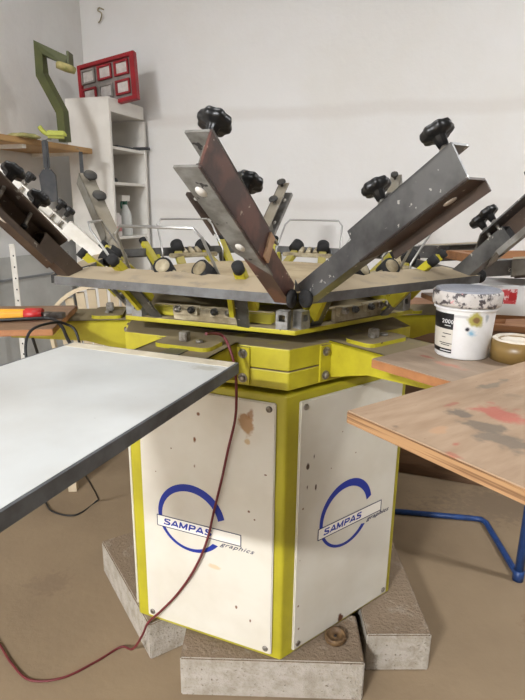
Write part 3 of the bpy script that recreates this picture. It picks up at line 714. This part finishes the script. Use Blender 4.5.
# red picture frame leaning on top
pf = thing('red_window_frame_picture', 'red lacquered frame with six grey and pale panes, tilted on top of the shelving unit', 'picture frame', (0, 0, 0))
Q0 = Vector((-1.104, 3.494, 1.936)); dx = Vector((.94, -.342, 0)); tl = 8
W_, H_ = .40, .265
F = frame_mat(Q0, dx*math.cos(R(tl))+Vector((0, 0, math.sin(R(tl)))), (-.0, -.0, 1)) @ Matrix.Rotation(R(-8), 4, 'X')
pf.matrix_world = F
def pbox(c, d, n, m, b=.002): return MB().box((c[0], c[2], c[1]), (d[0], d[2], d[1]), bev=b).build(n, m, pf)
for (x, z, sx, sz) in ((W_/2, .011, W_, .022), (W_/2, H_-.011, W_, .022), (.011, H_/2, .022, H_-.044), (W_-.016, H_/2, .032, H_-.044)):
    pbox((x, z, 0), (sx, sz, .034), 'frame_rail', 'red_frame')
pbox((W_/2-.01, H_/2, .008), (W_-.04, H_-.03, .008), 'backing_board', 'picture_grey', .001)
for i in range(3):
    for j in range(2):
        pbox((.068+.118*i, .085+.108*j, .002), (.078, .062, .006), 'pane', 'picture_pale', .001)
        g = MB(); cx, cz = .068+.118*i, .085+.108*j
        for (x, z, sx, sz) in ((cx, cz-.036, .098, .010), (cx, cz+.036, .098, .010), (cx-.044, cz, .010, .062), (cx+.044, cz, .010, .062)): g.box((x, -.006, z), (sx, .012, sz))
        g.build('pane_border', 'red_frame' if (i+j) % 2 == 0 or i == 2 else 'picture_grey', pf)

# things on the shelves
sp = thing('spray_bottle', 'white spray bottle with green trigger head on a shelf of the white unit', 'spray bottle', rm(-.06, .20, 1.2135), RZ+90)
MB().lathe([(0, 0), (.036, 0), (.04, .006), (.04, .10), (.034, .14), (.016, .18), (.013, .195), (0, .195)], None, 28).build('bottle_body', 'bottle', sp)
MB().cyl((0, 0, .19), (0, 0, .212), .016, 16).build('collar', 'trigger', sp)
MB().prof([(-.014, .21), (.014, .21), (.016, .245), (-.016, .245)], -.05, .035).build('spray_head', 'laminate', sp)
MB().tube([(-.035, 0, .212), (-.043, 0, .19), (-.04, 0, .165)], .006, 8).build('trigger', 'trigger', sp)
cn = thing('small_can', 'small white can with pink label beside the spray bottle', 'can', rm(-.05, .085, 1.2135), RZ)
MB().lathe([(0, 0), (.03, 0), (.031, .005), (.031, .12), (.02, .13), (.02, .14), (0, .14)], None, 24).build('can_body', 'can', cn)
MB().lathe([(.0312, .03), (.0318, .03), (.0318, .06), (.0312, .06)], None, 24).build('can_label', 'pink', cn)
tag(MB(rotz(rm(-.06, .22, 1.7335), RZ)).box((0, .03, .008), (.05, .26, .012), bev=.002).box((.03, .15, .016), (.11, .03, .018), bev=.002).build('flat_tool', 'brush_dark'),
    'dark flat tool sticking out of the upper shelf of the white unit', 'tool')
tag(MB(rotz(rm(-.07, .10, 1.5335), RZ)).lathe([(0, 0), (.03, 0), (.034, .01), (.028, .022), (.012, .028), (0, .029)], None, 20, 5, .12).build('star_grip', 'black'),
    'black plastic knob lying on the middle shelf of the white unit', 'knob')

# wall shelf on the left wall with brackets
ws = thing('wall_shelf', 'long pine plank shelf on the left wall', 'shelf', rm(-.29, -.9, 1.70), RZ)
MB().box((0, 0, 0), (.36, 1.75, .03), bev=.003).build('plank', 'wood_shelf', ws)
for y in (-.5, .35, .78):
    MB().box((.0, y, -.024), (.34, .025, .018)).build('shelf_bracket', 'white_steel', ws)
for y in (-.5, .35):
    g = MB().box((-.172, y, -.25), (.012, .03, 1.1))
    r = g.build('bracket_rail', 'white_steel', ws)
    for i in range(14): MB().box((-.1655, y, .2-i*.07), (.002, .008, .018)).build('rail_slot', 'rubber', r)
po = thing('slotted_post', 'white perforated steel post standing at the far left', 'post', (-1.285, 2.78, 0), RZ)
MB().box((0, 0, .6), (.035, .004, 1.2)).box((-.0155, .017, .6), (.004, .03, 1.2)).build('angle_bar', 'white_steel', po)
for i in range(20): MB().cyl((.004, -.0025, .04+i*.058), (.004, .0005, .04+i*.058), .005, 10).build('post_hole', 'rubber', po)

# olive bracket on the shelf
SH = 1.7155
gb = thing('olive_green_bracket', 'olive green bent square tube bracket with foam pad, standing on the pine shelf', 'bracket', (-1.06, 3.0, SH))
def sq_tube(pts, w, name, m, parent, o):
    g = MB(); P = [Vector(p)-o for p in pts]; n = len(P); rings = []
    for i in range(n):
        t0 = (P[i]-P[i-1]).normalized() if i else (P[1]-P[0]).normalized(); t1 = (P[i+1]-P[i]).normalized() if i < n-1 else t0
        t = (t0+t1).normalized(); side = Vector((.3, .95, 0)).normalized(); side = (side-t*side.dot(t)).normalized(); v = t.cross(side)
        k = 1/max(.5, t.dot(t1))
        rings.append([g._v(P[i]+side*a*w/2+v*b*w/2*k) for a, b in ((-1, -1), (1, -1), (1, 1), (-1, 1))])
    for a, b in zip(rings, rings[1:]):
        for i in range(4): g._f([a[i], a[(i+1) % 4], b[(i+1) % 4], b[i]])
    g._f(rings[0]); g._f(rings[-1][::-1]); return g.build(name, m, parent)
O = Vector((-1.085, 3.0, SH))
gp = [(-1.075, 3.0, SH), (-1.078, 3.0, 1.86), (-1.165, 3.0, 2.035), (-1.165, 3.0, 2.155), (-1.03, 3.0, 2.10)]
sq_tube(gp, .045, 'bent_tube', 'green', gb, O)
MB().box((-1.018-O.x, 0, 2.095-SH), (.012, .07, .09), bev=.002).build('end_plate', 'green', gb)
MB().lathe([(0, 0), (.045, 0), (.05, .008), (.045, .03), (0, .034)], Matrix.Translation((-1.035-O.x, -.01, 2.083-SH)) @ Matrix.Rotation(R(195), 4, 'Y'), 16, 5, .06).build('foam_pad', 'foam', gb)
tr = thing('lime_tape_reel', 'lime yellow plastic clamp lying on the pine shelf below the green bracket', 'clamp', (-1.06, 2.86, SH), 15)
MB().tube([(-.06, 0, .055), (-.04, 0, .03), (.0, 0, .012), (.04, 0, .014), (.062, 0, .03)], .011, 10, smooth_path=True).box((.015, 0, .02), (.10, .05, .036), bev=.012).build('clamp_body', 'lime', tr)
wr = thing('folded_cloth', 'crumpled yellowish cloth on the pine shelf', 'cloth', (-1.2, 2.85, SH))
MB().lathe([(0, 0), (.07, 0), (.075, .006), (.05, .02), (.02, .014), (0, .018)], None, 30, 5, .15).build('cloth_folds', 'foam', wr)
# hung from the shelf's front edge
br = thing('hanging_scraper', 'dark grey scraper with wide blade hanging from the pine shelf', 'scraper', (-1.103, 2.86, 1.67), -10)
MB().box((0, 0, -.03), (.032, .02, .14), bev=.006).build('handle', 'brush_dark', br)
MB().prism([(-.02, -.10), (.02, -.10), (.045, -.13), (.045, -.255), (-.035, -.265), (-.045, -.13)], -.006, .006, Matrix.Rotation(PI/2, 4, 'X')).build('blade', 'brush_dark', br)
MB().tube([(0, 0, .035), (0, .03, .048), (0, .06, .047)], .003, 6).build('hook', 'bolt', br)
hs = thing('hanging_strip', 'thin dark metal strip hanging from the end of the pine shelf', 'strip', (-.995, 3.07, 1.66), -10)
MB().box((0, 0, -.07), (.022, .004, .17), bev=.001).build('strip_blade', 'brush_dark', hs)
MB().tube([(0, 0, .005), (-.01, -.0, .03), (-.03, 0, .035)], .002, 6).build('hook', 'bolt', hs)

# wire hook on the back wall and crack cable
hk = MB().tube([Vector((.025, 0, .06)), Vector((0, -.012, .07)), Vector((-.01, -.015, .055)), Vector((.02, -.02, .035)), Vector((.01, -.02, .0)), Vector((-.012, -.012, -.012))], .004, 8, smooth_path=True).build('wall_hook', 'beige')
hk.location = rm(-.315, AB, 2.52); hk.rotation_euler.z = R(RZ); tag(hk, 'small bent wire hook on the back wall near the corner', 'hook')

# cream plastic chair at left
ch = thing('plastic_chair', 'cream plastic garden chair with slatted fan back, behind the left board', 'chair', (-.75, 2.70, 0), 6)
g = MB()
g_ = None  # back: outer arch + slats, seen from behind, leaning towards the viewer (back at -y)
def backpt(x, z): return Vector((x, -.20-.10*(z-.42)/.5, z))
arch = []
for i in range(25):
    a = PI*i/24; arch.append(backpt(-.25*math.cos(a), .84+.215*math.sin(a)))
arch = [backpt(-.215, .42), backpt(-.23, .6)]+arch+[backpt(.23, .6), backpt(.215, .42)]
for i in range(len(arch)-1):
    a, b = arch[i], arch[i+1]; g.box((0, 0, 0), ((b-a).length+.012, .034, .016), frame_mat((a+b)/2, b-a, (0, 1, 0)) @ Matrix.Rotation(PI/2, 4, 'X'))
g.build('back_arch', 'chair_cream', ch)
for i in range(9):
    u = (i-4)/4; a = backpt(u*.15, .44); b = backpt(u*.20, .85+.21*math.sqrt(max(0, 1-(u*.82)**2))-.02)
    MB().box((0, 0, 0), ((b-a).length, .036, .010), frame_mat((a+b)/2, b-a, (0, 1, 0))).build('back_slat', 'chair_cream', ch)
MB().box((0, 0, .42), (.46, .44, .022), bev=.01).build('seat', 'chair_cream', ch)
for sx in (-1, 1):
    for sy in (-1, 1):
        MB().prism([(-.02, -.02), (.02, -.02), (.02, .02), (-.02, .02)], 0, .42, frame_mat((sx*.225, sy*.23, 0), (1, 0, 0), (-sx*.06, -sy*.04, 1))).build('leg', 'chair_cream', ch)
    MB().tube([(sx*.235, -.24, .64), (sx*.27, -.05, .66), (sx*.27, .15, .65), (sx*.25, .20, .60), (sx*.235, .2, .42)], .017, 10, smooth_path=True).build('armrest', 'chair_cream', ch)

# added tall cupboard behind the viewer, out of view, to shade the lower right
tc = thing('added_shade_cupboard', 'added grey steel cupboard behind the viewer, out of view, casting shade at lower right', 'cupboard', (.22, -1.65, 0), 0)
MB().box((0, 0, .96), (1.7, .42, 1.84), bev=.006).build('carcass', 'grey_board_dark', tc)
MB().box((0, 0, .02), (1.64, .38, .04)).build('plinth', 'rubber', tc)
for i in range(3):
    d = MB().box((-.56+.56*i, .218, .96), (.545, .016, 1.78), bev=.003).build('door', 'grey_board_dark', tc)
    MB().tube([(-.35+.56*i, .226, 1.2), (-.35+.56*i, .25, 1.2), (-.35+.56*i, .25, 1.05), (-.35+.56*i, .226, 1.05)], .006, 8).build('door_handle', 'bolt', d)

# grey boards leaning at far left
gbn = thing('grey_board', 'pale grey board leaning against the left wall behind the slotted post', 'board', (-1.34, 2.95, 0), RZ)
MB(Matrix.Rotation(R(-2), 4, 'Y')).box((0, 0, .56), (.02, .9, 1.12), bev=.002).build('board_sheet', 'grey_board', gbn)
MB(Matrix.Rotation(R(-2), 4, 'Y')).box((.014, 0, 1.0), (.008, .9, .012)).build('dark_joint', 'grey_board_dark', gbn)

if CABLES:
    cable('red_cable', [(-.13, 1.20, 1.117), (-.10, 1.262, 1.10), (-.08, 1.25, 1.072), (-.065, 1.235, 1.02), (-.063, 1.25, .941), (-.068, 1.275, .873), (-.088, 1.304, .777), (-.105, 1.309, .691), (-.128, 1.319, .588), (-.15, 1.327, .487), (-.188, 1.343, .383),
        (-.245, 1.37, .274), (-.302, 1.388, .195), (-.345, 1.395, .145), (-.365, 1.39, .10), (-.40, 1.40, .04), (-.45, 1.44, .008), (-.516, 1.381, .006), (-.598, 1.321, .006), (-.691, 1.312, .006), (-.772, 1.37, .006), (-.845, 1.444, .006), (-1.0, 1.6, .006)], .0036, 'cable_red', 'dark red cable trailing down the left front panel and across the floor')
    cable('power_lead', [(-.60, 1.36, 1.06), (-.66, 1.7, .6), (-.75, 2.2, .12), (-.80, 2.33, .006), (-.86, 2.21, .006), (-.98, 2.24, .006), (-1.06, 2.34, .006), (-1.2, 2.45, .006)], .004, 'cable_black', 'thin black cord looping on the floor behind the white platen')
    cable('black_cable', [(-.85, 1.50, 1.096), (-.74, 1.42, 1.096), (-.64, 1.425, 1.099), (-.58, 1.44, 1.097), (-.53, 1.38, 1.09), (-.49, 1.31, 1.072), (-.455, 1.27, 1.04), (-.44, 1.28, .98)], .0045, 'cable_black', 'thick black cable draped over the corner of the left wooden board')
    cable('looped_cable', [(-.545, 1.20, 1.0), (-.56, 1.225, 1.07), (-.56, 1.27, 1.105), (-.53, 1.33, 1.11), (-.51, 1.36, 1.10), (-.485, 1.36, 1.078), (-.46, 1.33, 1.0)], .0035, 'cable_black', 'thin black cable looping up past the front of the left wooden board')

# ------------------------------------------------------------------ world and colour
wd = bpy.data.worlds.new('world'); SC.world = wd; wd.use_nodes = True
wd.node_tree.nodes['Background'].inputs[0].default_value = (.8, .85, .9, 1); wd.node_tree.nodes['Background'].inputs[1].default_value = .3
SC.view_settings.view_transform = 'Standard'; SC.view_settings.look = 'None'; SC.view_settings.gamma = 1
SC.view_settings.use_curve_mapping = False; SC.view_settings.exposure = -0.02
SC.cycles.max_bounces = 8
